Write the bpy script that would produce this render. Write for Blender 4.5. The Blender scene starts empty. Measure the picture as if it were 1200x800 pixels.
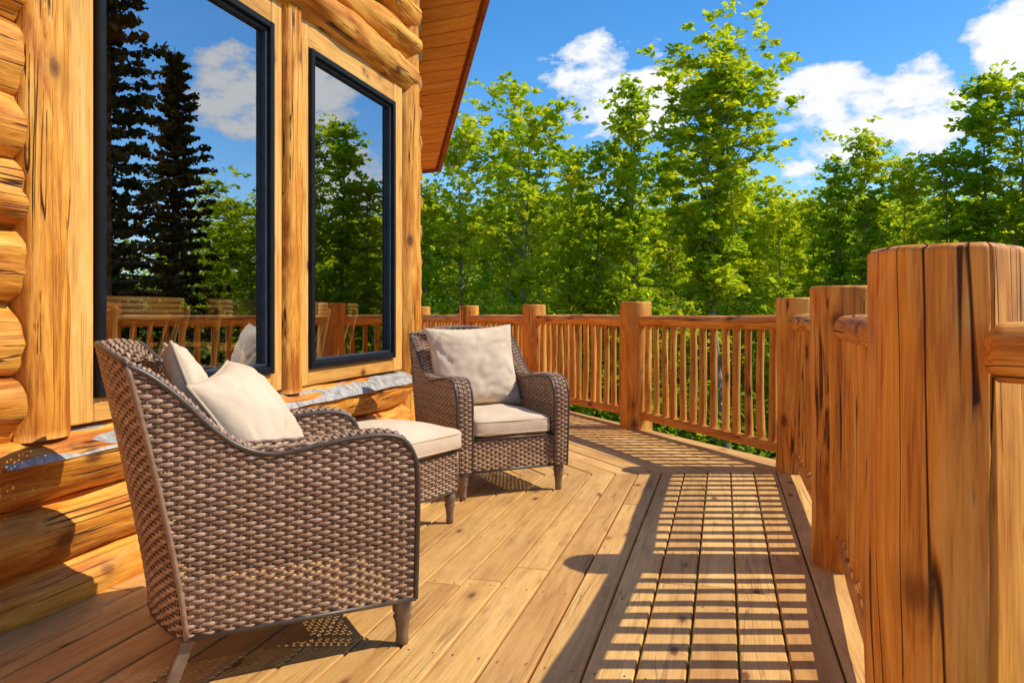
import bpy, math, random
import numpy as np
from mathutils import Vector, Matrix, noise
random.seed(7); np.random.seed(7)
scene=bpy.context.scene
COL=scene.collection
TH=math.atan(248/900); CT,ST=math.cos(TH),math.sin(TH)
CAMH=1.035
def W(lat,dep,z=0.0):   # survey coords (right of / ahead of the viewpoint) -> world
    return Vector((lat*CT-dep*ST, lat*ST+dep*CT, z))

# ------------------------------------------------------------ materials
def newmat(name):
    m=bpy.data.materials.new(name); m.use_nodes=True
    nt=m.node_tree; nt.nodes.clear()
    out=nt.nodes.new('ShaderNodeOutputMaterial')
    return m,nt,out
def N(nt,t,**k):
    n=nt.nodes.new(t)
    for a,b in k.items():
        if a.startswith('i_'):
            key=a[2:]
            n.inputs[int(key) if key.isdigit() else key.replace('_',' ')].default_value=b
        else: setattr(n,a,b)
    return n
def ramp(nt,fac,stops):
    r=nt.nodes.new('ShaderNodeValToRGB'); e=r.color_ramp.elements
    while len(e)<len(stops): e.new(0.5)
    for i,(p,c) in enumerate(stops):
        e[i].position=p; e[i].color=(c[0],c[1],c[2],1) if not isinstance(c,(int,float)) else (c,c,c,1)
    nt.links.new(fac,r.inputs[0]); return r.outputs[0]
def mixc(nt,fac,a,b,mode='MIX'):
    m=nt.nodes.new('ShaderNodeMix'); m.data_type='RGBA'; m.blend_type=mode
    L=nt.links
    for s,v in ((0,fac),(6,a),(7,b)):
        if isinstance(v,(int,float)): m.inputs[s].default_value=v
        elif isinstance(v,tuple): m.inputs[s].default_value=(v[0],v[1],v[2],1)
        else: L.new(v,m.inputs[s])
    return m.outputs[2]
def math_(nt,op,a,b=0.0,c=None):
    m=nt.nodes.new('ShaderNodeMath'); m.operation=op
    for i,v in enumerate((a,b,c)):
        if v is None: continue
        if isinstance(v,(int,float)): m.inputs[i].default_value=v
        else: nt.links.new(v,m.inputs[i])
    return m.outputs[0]

def wood(name,dark,mid,light,knot=(0.15,0.04,0.010),rough=0.55,crack=0.8,knots=1.0,tonevar=0.35,bumpd=0.004,spec=0.3,stain=0.0,kn=(5.2,5.2,3.4),patch=0.6,fiber=0.5,gs=18,width=0.12):
    m,nt,out=newmat(name); L=nt.links
    at=N(nt,'ShaderNodeAttribute',attribute_name='gc')
    tn=N(nt,'ShaderNodeAttribute',attribute_name='tone')
    def mp(s):
        x=N(nt,'ShaderNodeMapping'); x.inputs['Scale'].default_value=s
        L.new(at.outputs['Vector'],x.inputs['Vector']); return x.outputs[0]
    n1=N(nt,'ShaderNodeTexNoise',i_Scale=1.0,i_Detail=4.0,i_Roughness=0.66,i_Distortion=0.9); L.new(mp((gs,gs,1.5)),n1.inputs['Vector'])
    n2=N(nt,'ShaderNodeTexNoise',i_Scale=1.0,i_Detail=3.0,i_Roughness=0.7); L.new(mp((150,150,5.0)),n2.inputs['Vector'])
    f=math_(nt,'ADD',math_(nt,'MULTIPLY',n1.outputs[0],0.70),math_(nt,'MULTIPLY',n2.outputs[0],0.30))
    c=ramp(nt,f,[(0.50-width,dark),(0.50,mid),(0.50+width,light)])
    n3=N(nt,'ShaderNodeTexNoise',i_Scale=1.0,i_Detail=4.0,i_Roughness=0.6); L.new(mp((5,5,1.8)),n3.inputs['Vector'])
    c=mixc(nt,patch,c,ramp(nt,n3.outputs[0],[(0.32,(0.68,0.50,0.36)),(0.50,(1,0.96,0.90)),(0.70,(1.0,1.0,1.0))]),'MULTIPLY')
    c=mixc(nt,fiber,c,ramp(nt,n2.outputs[0],[(0.34,(0.62,0.48,0.38)),(0.47,(1,1,1))]),'MULTIPLY')
    tv=ramp(nt,tn.outputs['Fac'],[(0.0,(1-tonevar*.8,1-tonevar*1.05,1-tonevar*1.2)),(1.0,(1,1,1))])
    c=mixc(nt,1.0,c,tv,'MULTIPLY')
    hb=math_(nt,'ADD',math_(nt,'MULTIPLY',n2.outputs[0],0.28),math_(nt,'MULTIPLY',n1.outputs[0],0.6))
    if crack>0:
        nh=N(nt,'ShaderNodeTexNoise',i_Scale=1.0,i_Detail=2.0); L.new(mp((17,17,0.42)),nh.inputs['Vector'])
        cr=ramp(nt,nh.outputs[0],[(0.484,0),(0.494,1),(0.501,1),(0.511,0)])
        crm=math_(nt,'MULTIPLY',math_(nt,'MULTIPLY',cr,ramp(nt,n3.outputs[0],[(0.47,0),(0.53,1)])),crack)
        c=mixc(nt,crm,c,(knot[0]*0.35,knot[1]*0.35,knot[2]*0.35))
        hb=math_(nt,'SUBTRACT',hb,math_(nt,'MULTIPLY',crm,1.8))
    if knots:
        v=N(nt,'ShaderNodeTexVoronoi',feature='F1',i_Scale=1.0); L.new(mp(kn),v.inputs['Vector'])
        dn=math_(nt,'ADD',v.outputs['Distance'],math_(nt,'MULTIPLY',math_(nt,'SUBTRACT',n2.outputs[0],0.5),0.07))
        q=knots
        k=ramp(nt,dn,[(0.055*q,1),(0.080*q,0.75),(0.105*q,0.30),(0.19*q,0)])
        c=mixc(nt,math_(nt,'MULTIPLY',k,0.92),c,knot)
    if stain>0:
        ns=N(nt,'ShaderNodeTexNoise',i_Scale=1.0,i_Detail=5.0,i_Roughness=0.7); L.new(mp((9,9,4)),ns.inputs['Vector'])
        c=mixc(nt,math_(nt,'MULTIPLY',ramp(nt,ns.outputs[0],[(0.50,0),(0.75,1)]),stain),c,(0.30,0.15,0.05))
    b=N(nt,'ShaderNodeBump',i_Strength=0.7,i_Distance=bumpd); L.new(hb,b.inputs['Height'])
    rr=ramp(nt,n3.outputs[0],[(0.3,min(1,rough+0.12)),(0.7,rough-0.08)])
    p=N(nt,'ShaderNodeBsdfPrincipled'); p.inputs['Specular IOR Level'].default_value=spec
    L.new(rr,p.inputs['Roughness'])
    L.new(c,p.inputs['Base Color']); L.new(b.outputs[0],p.inputs['Normal']); L.new(p.outputs[0],out.inputs[0])
    return m
M_log=wood('log_wood',(0.48,0.145,0.016),(0.80,0.34,0.042),(0.92,0.50,0.10),rough=0.48,bumpd=0.010,tonevar=0.25,knots=1.7,patch=0.8,fiber=0.25,gs=14,crack=1.0,width=0.11)
M_rail=wood('rail_wood',(0.50,0.165,0.024),(0.80,0.345,0.055),(0.92,0.48,0.11),rough=0.55,bumpd=0.007,tonevar=0.28,crack=1.0,knots=1.7,patch=0.7,fiber=0.22,gs=13)
M_trim=wood('trim_wood',(0.58,0.26,0.05),(0.82,0.43,0.10),(0.90,0.54,0.16),rough=0.5,crack=0.3,bumpd=0.003,patch=0.35,fiber=0.2,knots=1.3,gs=14,width=0.15)
M_deck=wood('deck_wood',(0.58,0.32,0.10),(0.78,0.47,0.155),(0.86,0.56,0.21),rough=0.5,crack=0.35,tonevar=0.34,bumpd=0.002,stain=0.40,kn=(6.5,6.5,2.8),spec=0.28,patch=0.35,fiber=0.15,gs=16,width=0.15)
M_soff=wood('soffit_wood',(0.70,0.27,0.05),(0.84,0.37,0.075),(0.90,0.45,0.11),rough=0.5,crack=0.0,patch=0.2,fiber=0.15,tonevar=0.25)
M_fascia=wood('fascia_wood',(0.26,0.07,0.018),(0.38,0.11,0.028),(0.44,0.14,0.04),knots=0,crack=0)
M_int=wood('interior_wood',(0.5,0.21,0.04),(0.75,0.38,0.09),(0.86,0.50,0.14),rough=0.35,crack=0.0,knots=0)
def endgrain():
    m,nt,out=newmat('end_grain'); L=nt.links
    at=N(nt,'ShaderNodeAttribute',attribute_name='gc')
    n=N(nt,'ShaderNodeTexNoise',i_Scale=14.0,i_Detail=5.0); L.new(at.outputs['Vector'],n.inputs['Vector'])
    c=ramp(nt,n.outputs[0],[(0.3,(0.42,0.19,0.05)),(0.7,(0.72,0.40,0.14))])
    p=N(nt,'ShaderNodeBsdfPrincipled',i_Roughness=0.7); L.new(c,p.inputs['Base Color'])
    b=N(nt,'ShaderNodeBump',i_Strength=0.5,i_Distance=0.004); L.new(n.outputs[0],b.inputs['Height']); L.new(b.outputs[0],p.inputs['Normal'])
    L.new(p.outputs[0],out.inputs[0]); return m
M_end=endgrain()
def simple(name,c1,c2,scale=20,rough=0.5,metal=0.0,bump=0.2,dist=0.002,spec=0.5,stretch=(1,1,1)):
    m,nt,out=newmat(name); L=nt.links
    tc=N(nt,'ShaderNodeTexCoord'); mp=N(nt,'ShaderNodeMapping'); mp.inputs['Scale'].default_value=stretch
    L.new(tc.outputs['Object'],mp.inputs[0])
    n=N(nt,'ShaderNodeTexNoise',i_Scale=scale,i_Detail=5.0,i_Roughness=0.6); L.new(mp.outputs[0],n.inputs['Vector'])
    c=ramp(nt,n.outputs[0],[(0.32,c1),(0.68,c2)])
    p=N(nt,'ShaderNodeBsdfPrincipled',i_Roughness=rough,i_Metallic=metal); p.inputs['Specular IOR Level'].default_value=spec
    L.new(c,p.inputs['Base Color'])
    b=N(nt,'ShaderNodeBump',i_Strength=bump,i_Distance=dist); L.new(n.outputs[0],b.inputs['Height']); L.new(b.outputs[0],p.inputs['Normal'])
    L.new(p.outputs[0],out.inputs[0]); return m
M_frame=simple('black_window_frame',(0.006,0.007,0.009),(0.011,0.012,0.015),rough=0.5,spec=0.2)
M_sash=simple('blue_grey_sash',(0.02,0.026,0.036),(0.035,0.043,0.056),rough=0.45,spec=0.3)
M_flash=simple('sill_flashing',(0.22,0.20,0.175),(0.52,0.49,0.44),scale=22,rough=0.55,metal=0.0,bump=0.9,dist=0.012,spec=0.35)
M_dark=simple('dark_interior',(0.05,0.03,0.018),(0.09,0.055,0.03),rough=0.8)
M_bronze=simple('chair_trim_bronze',(0.050,0.032,0.020),(0.095,0.062,0.042),rough=0.42)
M_leg=simple('chair_leg_metal',(0.15,0.095,0.06),(0.25,0.17,0.11),rough=0.4,metal=0.2)
M_seatdk=simple('chair_liner',(0.03,0.022,0.018),(0.05,0.036,0.03),rough=0.8)
M_screw=simple('deck_screws',(0.07,0.045,0.025),(0.12,0.08,0.045),rough=0.5,metal=0.5)
def wicker():
    m,nt,out=newmat('wicker'); L=nt.links
    at=N(nt,'ShaderNodeAttribute',attribute_name='tone')
    tc=N(nt,'ShaderNodeTexCoord')
    n=N(nt,'ShaderNodeTexNoise',i_Scale=40.0,i_Detail=2.0); L.new(tc.outputs['Object'],n.inputs['Vector'])
    f=math_(nt,'ADD',math_(nt,'MULTIPLY',at.outputs['Fac'],0.65),math_(nt,'MULTIPLY',n.outputs[0],0.35))
    c=ramp(nt,f,[(0.2,(0.14,0.072,0.036)),(0.5,(0.36,0.215,0.130)),(0.8,(0.64,0.46,0.32))])
    p=N(nt,'ShaderNodeBsdfPrincipled',i_Roughness=0.42); p.inputs['Specular IOR Level'].default_value=0.35; L.new(c,p.inputs['Base Color'])
    L.new(p.outputs[0],out.inputs[0]); return m
M_wick=wicker()
def fabric():
    m,nt,out=newmat('beige_fabric'); L=nt.links
    tc=N(nt,'ShaderNodeTexCoord')
    n=N(nt,'ShaderNodeTexNoise',i_Scale=5.0,i_Detail=4.0); L.new(tc.outputs['Object'],n.inputs['Vector'])
    n2=N(nt,'ShaderNodeTexNoise',i_Scale=420.0,i_Detail=2.0); L.new(tc.outputs['Object'],n2.inputs['Vector'])
    c=ramp(nt,n.outputs[0],[(0.3,(0.64,0.48,0.32)),(0.7,(0.74,0.59,0.42))])
    c=mixc(nt,0.25,c,ramp(nt,n2.outputs[0],[(0.35,0.55),(0.65,1.0)]),'MULTIPLY')
    p=N(nt,'ShaderNodeBsdfPrincipled',i_Roughness=0.9); p.inputs['Specular IOR Level'].default_value=0.15
    h=math_(nt,'ADD',math_(nt,'MULTIPLY',n2.outputs[0],0.05),n.outputs[0])
    b=N(nt,'ShaderNodeBump',i_Strength=0.6,i_Distance=0.02); L.new(h,b.inputs['Height']); L.new(b.outputs[0],p.inputs['Normal'])
    L.new(c,p.inputs['Base Color']); L.new(p.outputs[0],out.inputs[0]); return m
M_fab=fabric()
M_pipe=simple('cushion_piping',(0.46,0.35,0.23),(0.54,0.42,0.29),rough=0.85)
def glass():
    m,nt,out=newmat('window_glass'); L=nt.links
    g=N(nt,'ShaderNodeBsdfGlossy',i_Roughness=0.0,i_Color=(0.92,0.96,1.0,1))
    t=N(nt,'ShaderNodeBsdfTransparent',i_Color=(0.88,0.90,0.86,1))
    mx=N(nt,'ShaderNodeMixShader',i_0=0.50); L.new(t.outputs[0],mx.inputs[1]); L.new(g.outputs[0],mx.inputs[2])
    L.new(mx.outputs[0],out.inputs[0]); return m
M_glass=glass()
def leafmat(name,cols,trans=0.35,tint=(1.3,1.3,0.5)):
    m,nt,out=newmat(name); L=nt.links
    at=N(nt,'ShaderNodeAttribute',attribute_name='tone')
    oi=N(nt,'ShaderNodeObjectInfo')
    f=math_(nt,'ADD',math_(nt,'MULTIPLY',at.outputs['Fac'],0.75),math_(nt,'MULTIPLY',oi.outputs['Random'],0.25))
    c=ramp(nt,f,[(0.05,cols[0]),(0.5,cols[1]),(0.95,cols[2])])
    d=N(nt,'ShaderNodeBsdfDiffuse'); L.new(c,d.inputs['Color'])
    t=N(nt,'ShaderNodeBsdfTranslucent'); L.new(mixc(nt,1.0,c,tint,'MULTIPLY'),t.inputs[0])
    mx=N(nt,'ShaderNodeMixShader',i_0=trans); L.new(d.outputs[0],mx.inputs[1]); L.new(t.outputs[0],mx.inputs[2])
    L.new(mx.outputs[0],out.inputs[0]); return m
M_leaf=leafmat('maple_leaves',[(0.16,0.29,0.02),(0.42,0.53,0.03),(0.74,0.70,0.05)],0.52)
M_leaf2=leafmat('shrub_leaves',[(0.12,0.22,0.025),(0.28,0.40,0.035),(0.52,0.56,0.05)],0.5)
M_need=leafmat('conifer_needles',[(0.05,0.04,0.010),(0.12,0.08,0.02),(0.28,0.155,0.045)],0.15)
M_bark=simple('bark',(0.15,0.12,0.09),(0.42,0.37,0.30),scale=9,rough=0.9,bump=0.8,dist=0.02,stretch=(1,1,0.3))

# ------------------------------------------------------------ mesh builder
class MB:
    def __init__(s): s.v=[];s.f=[];s.m=[];s.g=[];s.t=[];s.sm=[]
    def add(s,verts,faces,mat=0,gc=None,tone=None,smooth=True):
        o=len(s.v); s.v.extend([tuple(p) for p in verts])
        if gc is None: gc=verts
        s.g.extend([tuple(p) for p in gc])
        if tone is None: tone=random.random()
        if isinstance(tone,(int,float)): s.t.extend([tone]*len(verts))
        else: s.t.extend(tone)
        for i,fc in enumerate(faces):
            s.f.append(tuple(a+o for a in fc))
            s.m.append(mat if isinstance(mat,int) else mat[i]); s.sm.append(smooth if isinstance(smooth,bool) else smooth[i])
    def obj(s,name,mats,parent=None,coll=None):
        me=bpy.data.meshes.new(name); me.from_pydata(s.v,[],s.f)
        a=me.attributes.new('gc','FLOAT_VECTOR','POINT'); a.data.foreach_set('vector',np.array(s.g,dtype=np.float32).ravel())
        a=me.attributes.new('tone','FLOAT','POINT'); a.data.foreach_set('value',np.array(s.t,dtype=np.float32))
        for m in mats: me.materials.append(m)
        me.polygons.foreach_set('material_index',np.array(s.m,dtype=np.int32))
        me.polygons.foreach_set('use_smooth',np.array(s.sm,dtype=bool)); me.update()
        ob=bpy.data.objects.new(name,me); COL.objects.link(ob)
        if parent: ob.parent=parent
        return ob
def empty(name,loc=(0,0,0),rz=0):
    e=bpy.data.objects.new(name,None); e.location=loc; e.rotation_euler=(0,0,rz); e.empty_display_size=0.2; COL.objects.link(e); return e
def frame(d):
    d=Vector(d).normalized(); up=Vector((0,0,1)) if abs(d.z)<0.9 else Vector((0,1,0))
    x=up.cross(d).normalized(); y=d.cross(x); return x,y,d
def log(mb,p0,p1,r0,r1=None,segs=20,wob=0.04,mat=0,endmat=1,bev=0.010,step=0.12,bow=0.0,flat=None,caps=True,tone=None,hew=0.0,groove=None):
    p0=Vector(p0);p1=Vector(p1); r1=r0 if r1 is None else r1
    L=(p1-p0).length; x,y,d=frame(p1-p0)
    n=max(2,int(L/step)+1); sd=random.random()*100; ph=random.random()*6.28
    st=[(0,r0-bev)]+[(bev,None),(bev*1.8,None)]+[(bev*2.6+(L-5.2*bev)*i/(n-1),None) for i in range(n)]+[(L-bev*1.8,None),(L-bev,None),(L,r1-bev)]
    V=[];G=[];F=[];Mi=[];S=[]
    off=Vector((random.uniform(-20,20),random.uniform(-20,20),random.uniform(-20,20)))
    for (t,ro) in st:
        u=t/L; rr=(r0+(r1-r0)*u) if ro is None else ro
        c=p0+d*t+x*bow*math.sin(math.pi*u)+y*bow*0.5*math.sin(2*math.pi*u+ph)
        for k in range(segs):
            a=2*math.pi*k/segs
            w=1+wob*noise.noise(Vector((math.cos(a)*0.9+sd,math.sin(a)*0.9,t*1.6)))*1.6+wob*0.4*noise.noise(Vector((math.cos(a)*3+sd,math.sin(a)*3,t*5)))
            if hew: w+=hew*noise.noise(Vector((math.cos(a)*2.2+sd,math.sin(a)*2.2+7,t*3.2)))+hew*0.7*abs(noise.noise(Vector((math.cos(a)*1.5+sd,math.sin(a)*1.5+17,t*1.2))))
            q=(x*math.cos(a)+y*math.sin(a))
            if groove:   # drying check running down the log
                gd,gw,gdep=groove
                wig=0.05*noise.noise(Vector((t*2.5,3.3,0)))+0.02*noise.noise(Vector((t*9,3.3,0)))
                if q.dot(gd)>0:
                    e_=abs(math.asin(max(-1,min(1,q.cross(gd).dot(d))))+wig)
                    if e_<gw: w-=gdep*(1-e_/gw)
            q=q*rr*w
            if flat:
                nrm,lim=flat; dd=q.dot(nrm)
                if dd>rr*lim: q=q-nrm*(dd-rr*lim)*0.85
            V.append(c+q); G.append(Vector((math.cos(a)*rr,math.sin(a)*rr,t))+off)
    R=len(st)
    for i in range(R-1):
        for k in range(segs):
            k2=(k+1)%segs
            F.append((i*segs+k,i*segs+k2,(i+1)*segs+k2,(i+1)*segs+k)); Mi.append(mat); S.append(True)
    if caps:
        F.append(tuple(reversed(range(segs)))); Mi.append(endmat); S.append(False)
        F.append(tuple(range((R-1)*segs,R*segs))); Mi.append(endmat); S.append(False)
    mb.add(V,F,Mi,G,tone,S)
def cbox(mb,c,size,axes=None,bev=0.004,mat=0,grain=2,tone=None):
    c=Vector(c); h=[s/2 for s in size]; ax=axes or (Vector((1,0,0)),Vector((0,1,0)),Vector((0,0,1)))
    V=[];idx={}
    for sx in(-1,1):
        for sy in(-1,1):
            for sz in(-1,1):
                for t in range(3):
                    l=[sx*h[0],sy*h[1],sz*h[2]]
                    for j in range(3):
                        if j!=t: l[j]-=(sx,sy,sz)[j]*min(bev,h[j]*0.45)
                    idx[(sx,sy,sz,t)]=len(V); V.append(l)
    F=[]
    def face(ids):
        pts=[Vector(V[i]) for i in ids]; nrm=(pts[1]-pts[0]).cross(pts[2]-pts[0]); ce=sum(pts,Vector())/len(pts)
        F.append(tuple(ids) if nrm.dot(ce)>0 else tuple(reversed(ids)))
    for t in range(3):
        a,b=[j for j in range(3) if j!=t]
        for s in(-1,1):
            ids=[]
            for (sa,sb) in((-1,-1),(1,-1),(1,1),(-1,1)):
                k=[0,0,0];k[t]=s;k[a]=sa;k[b]=sb; ids.append(idx[(*k,t)])
            face(ids)
    for t in range(3):
        a,b=[j for j in range(3) if j!=t]
        for sa in(-1,1):
            for sb in(-1,1):
                def K(st,ty):
                    k=[0,0,0];k[t]=st;k[a]=sa;k[b]=sb; return idx[(*k,ty)]
                face([K(-1,a),K(1,a),K(1,b),K(-1,b)])
    for sx in(-1,1):
        for sy in(-1,1):
            for sz in(-1,1): face([idx[(sx,sy,sz,0)],idx[(sx,sy,sz,1)],idx[(sx,sy,sz,2)]])
    off=Vector((random.uniform(-20,20),random.uniform(-20,20),random.uniform(-20,20)))
    o=[j for j in range(3) if j!=grain]
    P=[c+ax[0]*l[0]+ax[1]*l[1]+ax[2]*l[2] for l in V]
    G=[Vector((l[o[0]],l[o[1]],l[grain]))+off for l in V]
    mb.add(P,F,mat,G,tone,False)
def prism(mb,poly,z0,z1,d,inset=0.004,mat=0,tone=None):
    d=Vector((d[0],d[1],0)).normalized(); nn=Vector((-d.y,d.x,0)); n=len(poly)
    P=[Vector((p[0],p[1],0)) for p in poly]; ce=sum(P,Vector())/n
    T=[]
    for p in P:
        q=p-ce; a=q.dot(d); b=q.dot(nn)
        T.append(ce+d*(a-math.copysign(inset,a))+nn*(b-math.copysign(inset,b)))
    V=[Vector((p.x,p.y,z0)) for p in P]+[Vector((p.x,p.y,z1-inset)) for p in P]+[Vector((p.x,p.y,z1)) for p in T]
    F=[]
    for i in range(n):
        j=(i+1)%n; F.append((i,j,n+j,n+i)); F.append((n+i,n+j,2*n+j,2*n+i))
    F.append(tuple(range(2*n,3*n))); F.append(tuple(reversed(range(n))))
    off=Vector((random.uniform(-20,20),random.uniform(-20,20),random.uniform(-20,20)))
    G=[Vector((v.dot(nn),v.z,v.dot(d)))+off for v in V]
    mb.add(V,F,mat,G,tone,False)
def tube(mb,pts,r,segs=8,mat=0,closed=False,tone=None,radii=None):
    pts=[Vector(p) for p in pts]; n=len(pts); V=[];F=[];G=[];prev=None;l=0
    for i,p in enumerate(pts):
        if closed: t=pts[(i+1)%n]-pts[i-1]
        else: t=pts[min(i+1,n-1)]-pts[max(i-1,0)]
        t.normalize()
        if prev is None: x,y,_=frame(t)
        else:
            x=prev-t*prev.dot(t); x.normalize(); y=t.cross(x)
        prev=x
        rr=radii[i] if radii else r
        if i: l+=(p-pts[i-1]).length
        for k in range(segs):
            a=2*math.pi*k/segs; V.append(p+(x*math.cos(a)+y*math.sin(a))*rr); G.append(Vector((math.cos(a)*rr,math.sin(a)*rr,l)))
    m=n if closed else n-1
    for i in range(m):
        j=(i+1)%n
        for k in range(segs):
            k2=(k+1)%segs; F.append((i*segs+k,i*segs+k2,j*segs+k2,j*segs+k))
    if not closed: F.append(tuple(reversed(range(segs)))); F.append(tuple(range((n-1)*segs,n*segs)))
    mb.add(V,F,mat,G,tone,True)

# ------------------------------------------------------------ deck
X0=0.62; WX=-2.35; d1=Vector((0,1,0)); d2=Vector((-1.35,1.61,0)).normalized(); n2=Vector((-d2.y,d2.x,0))
S0=Vector((X0,5.47,0))
bis=(d2-d1).normalized(); slope=bis.y/bis.x
def seam(x): return S0.y+(x-X0)*slope
mb=MB(); pw=0.145; gap=0.008
def screw(x,y):
    V=[(x+0.0036*math.cos(a*math.pi/4),y+0.0036*math.sin(a*math.pi/4),0.0012) for a in range(8)]; mb.add(V,[tuple(range(8))],2,None,0.5,False)
x=X0
while x>-2.55:
    a=x-pw+gap; b=x
    ys=-2.6-random.uniform(0,0.5)
    cuts=[ys]; y=ys+random.uniform(1.2,3.6)
    while y<seam(a)-0.8: cuts.append(y); y+=random.uniform(3.4,4.8)
    for i,c in enumerate(cuts):
        last=i==len(cuts)-1
        if last: poly=[(a,c),(b,c),(b,seam(b)-0.003),(a,seam(a)-0.003)]
        else: poly=[(a,c),(b,c),(b,cuts[i+1]-0.004),(a,cuts[i+1]-0.004)]
        prism(mb,poly,-0.035,random.uniform(-0.003,0.0),d1)
    for k in range(8):
        yy=1.0+k*0.6
        if yy<seam(a)-0.05:
            for q in (0.028,pw-0.034): screw(a+q+random.uniform(-.003,.003),yy+random.uniform(-.006,.006))
    x-=pw
x=X0+pw
while x<4.2:
    prism(mb,[(x-pw+gap,-2.8),(x,-2.8),(x,1.35-(x-X0)*0.62),(x-pw+gap,1.35-(x-pw-X0)*0.62)],-0.035,0,d1); x+=pw
b=0
while b<3.2:
    e=b+pw-gap
    def sp(q): return Vector((X0-q,seam(X0-q)+0.003,0))
    A=sp(b);B=sp(e); Lf=9.5 if b<2.15 else 1.6
    k=random.uniform(1.5,4)
    seg=[0,k,min(k+4,Lf),Lf] if Lf>5 else [0,Lf]
    for i in range(len(seg)-1):
        s0,s1=seg[i],seg[i+1]
        if s1-s0<0.05: continue
        p=[A+d2*s0,A+d2*(s1-0.004),B+d2*(s1-0.004),B+d2*s0]
        off=(B-A).dot(d2)
        if i>0: p[3]=B-d2*off+d2*s0
        p[2]=B-d2*off+d2*(s1-0.004)
        prism(mb,[(q.x,q.y) for q in p],-0.035,random.uniform(-0.003,0),d2)
    b+=pw
cbox(mb,(X0-0.03,2.1,-0.16),(0.045,6.6,0.24),grain=1)
ax2=(n2,d2,Vector((0,0,1)))
c=S0+d2*4.6+n2*0.04; cbox(mb,(c.x,c.y,-0.16),(0.045,9.1,0.24),axes=ax2,grain=1)
for k in range(12):
    yy=-2.4+k*0.6
    cbox(mb,(-0.95,yy,-0.13),(3.0,0.045,0.18),grain=0)
for k in range(12):
    c=S0+d2*(1.0+k*0.7)+n2*1.1; cbox(mb,(c.x,c.y,-0.13),(2.1,0.045,0.18),axes=ax2,grain=0)
for p in ((0.4,0.2),(0.4,3.4),(0.35,5.3),(-2.0,8.6),(-4.5,11.7)):
    log(mb,(p[0],p[1],-2.5),(p[0],p[1],-0.29),0.12,mat=1,endmat=1)
deck=mb.obj('wooden_deck',[M_deck,M_log,M_screw])

# ------------------------------------------------------------ railing
mb=MB()
P0=Vector((0.375,1.50,0));P1=Vector((0.48,3.44,0));P2=Vector((0.467,5.42,0));P3=Vector((-0.779,7.10,0))
st=Vector((-1.35,1.61,0)); P4=P3+st*1.0;P5=P4+st;P6=P5+st;P7=P6+st
PM=Vector((1.75,0.55,0)); PL=Vector((3.2,-0.4,0))
posts=[(PL,0.13),(PM,0.13),(P0,0.125),(P1,0.128),(P2,0.132),(P3,0.137),(P4,0.135),(P5,0.135),(P6,0.13),(P7,0.13)]
for i,(p,r) in enumerate(posts):
    fl=None; gv=None; h=1.15+(random.uniform(-0.012,0.012) if i>3 else 0)
    if i==2: fl=(Vector((0.80,-0.60,0)).normalized(),0.80); gv=(Vector((0.28,-1,0)).normalized(),0.045,0.14)
    if i==3: gv=(Vector((-0.6,-0.8,0)).normalized(),0.05,0.12)
    log(mb,p+Vector((0,0,-0.28)),p+Vector((0,0,h)),r*1.05,r*0.99,segs=170 if i==2 else (90 if i==3 else 30),wob=0.065,bev=0.008,step=0.035,flat=fl,bow=0.007,tone=random.uniform(0.6,1),hew=0.06,groove=gv)
def balusters(s,e,n,nn,zb,zt,L,d):
    for k in range(n):
        u=(k+0.9)/(n+0.8)
        q=s+d*(L*u+random.uniform(-.008,.008)); s2=Vector((0,0,1))
        log(mb,q+s2*(zb+0.02)+nn*random.uniform(-.008,.008),q+s2*(zt-0.03)+nn*random.uniform(-.008,.008),0.0295*random.uniform(.88,1.15),0.026*random.uniform(.88,1.15),segs=9,wob=0.14,caps=False,step=0.1,bow=random.uniform(-.008,.008),tone=random.uniform(0.2,1))
def span(a,b,ra=0.125,n=13):
    d=(b-a).normalized(); s=a+d*(ra-0.03); e=b-d*(ra-0.03); s2=Vector((0,0,1))
    zt=0.975; zb=0.125; nn=Vector((-d.y,d.x,0))
    log(mb,s+s2*zt,e+s2*(zt+random.uniform(-.008,.008)),0.054,0.050,segs=18,wob=0.10,bow=random.uniform(-.010,.010),step=0.08,bev=0.014,hew=0.07)
    log(mb,s+s2*zb,e+s2*zb,0.040,0.042,segs=14,wob=0.10,bow=random.uniform(-.008,.008),step=0.08)
    balusters(s,e,n,nn,zb,zt,(e-s).length,d)
for a,b in zip([P0,P1,P2,P3,P4,P5,P6,PL],[P1,P2,P3,P4,P5,P6,P7,PM]): span(a,b)
A=W(0.735,1.185,0.977); Bq=PM+Vector((-0.02,0.05,0.975))
log(mb,A,Bq,0.043,0.056,segs=26,wob=0.12,step=0.03,bev=0.016,hew=0.18,tone=0.9)
dq=(PM-P0).normalized(); log(mb,P0+dq*0.1+Vector((0,0,.125)),PM-dq*.1+Vector((0,0,.125)),0.04,segs=14,wob=.1)
balusters(P0+dq*0.16,PM-dq*0.1,9,Vector((-dq.y,dq.x,0)),0.125,0.975,(PM-P0).length-0.26,dq)
rail=mb.obj('log_deck_railing',[M_rail,M_end])

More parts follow.
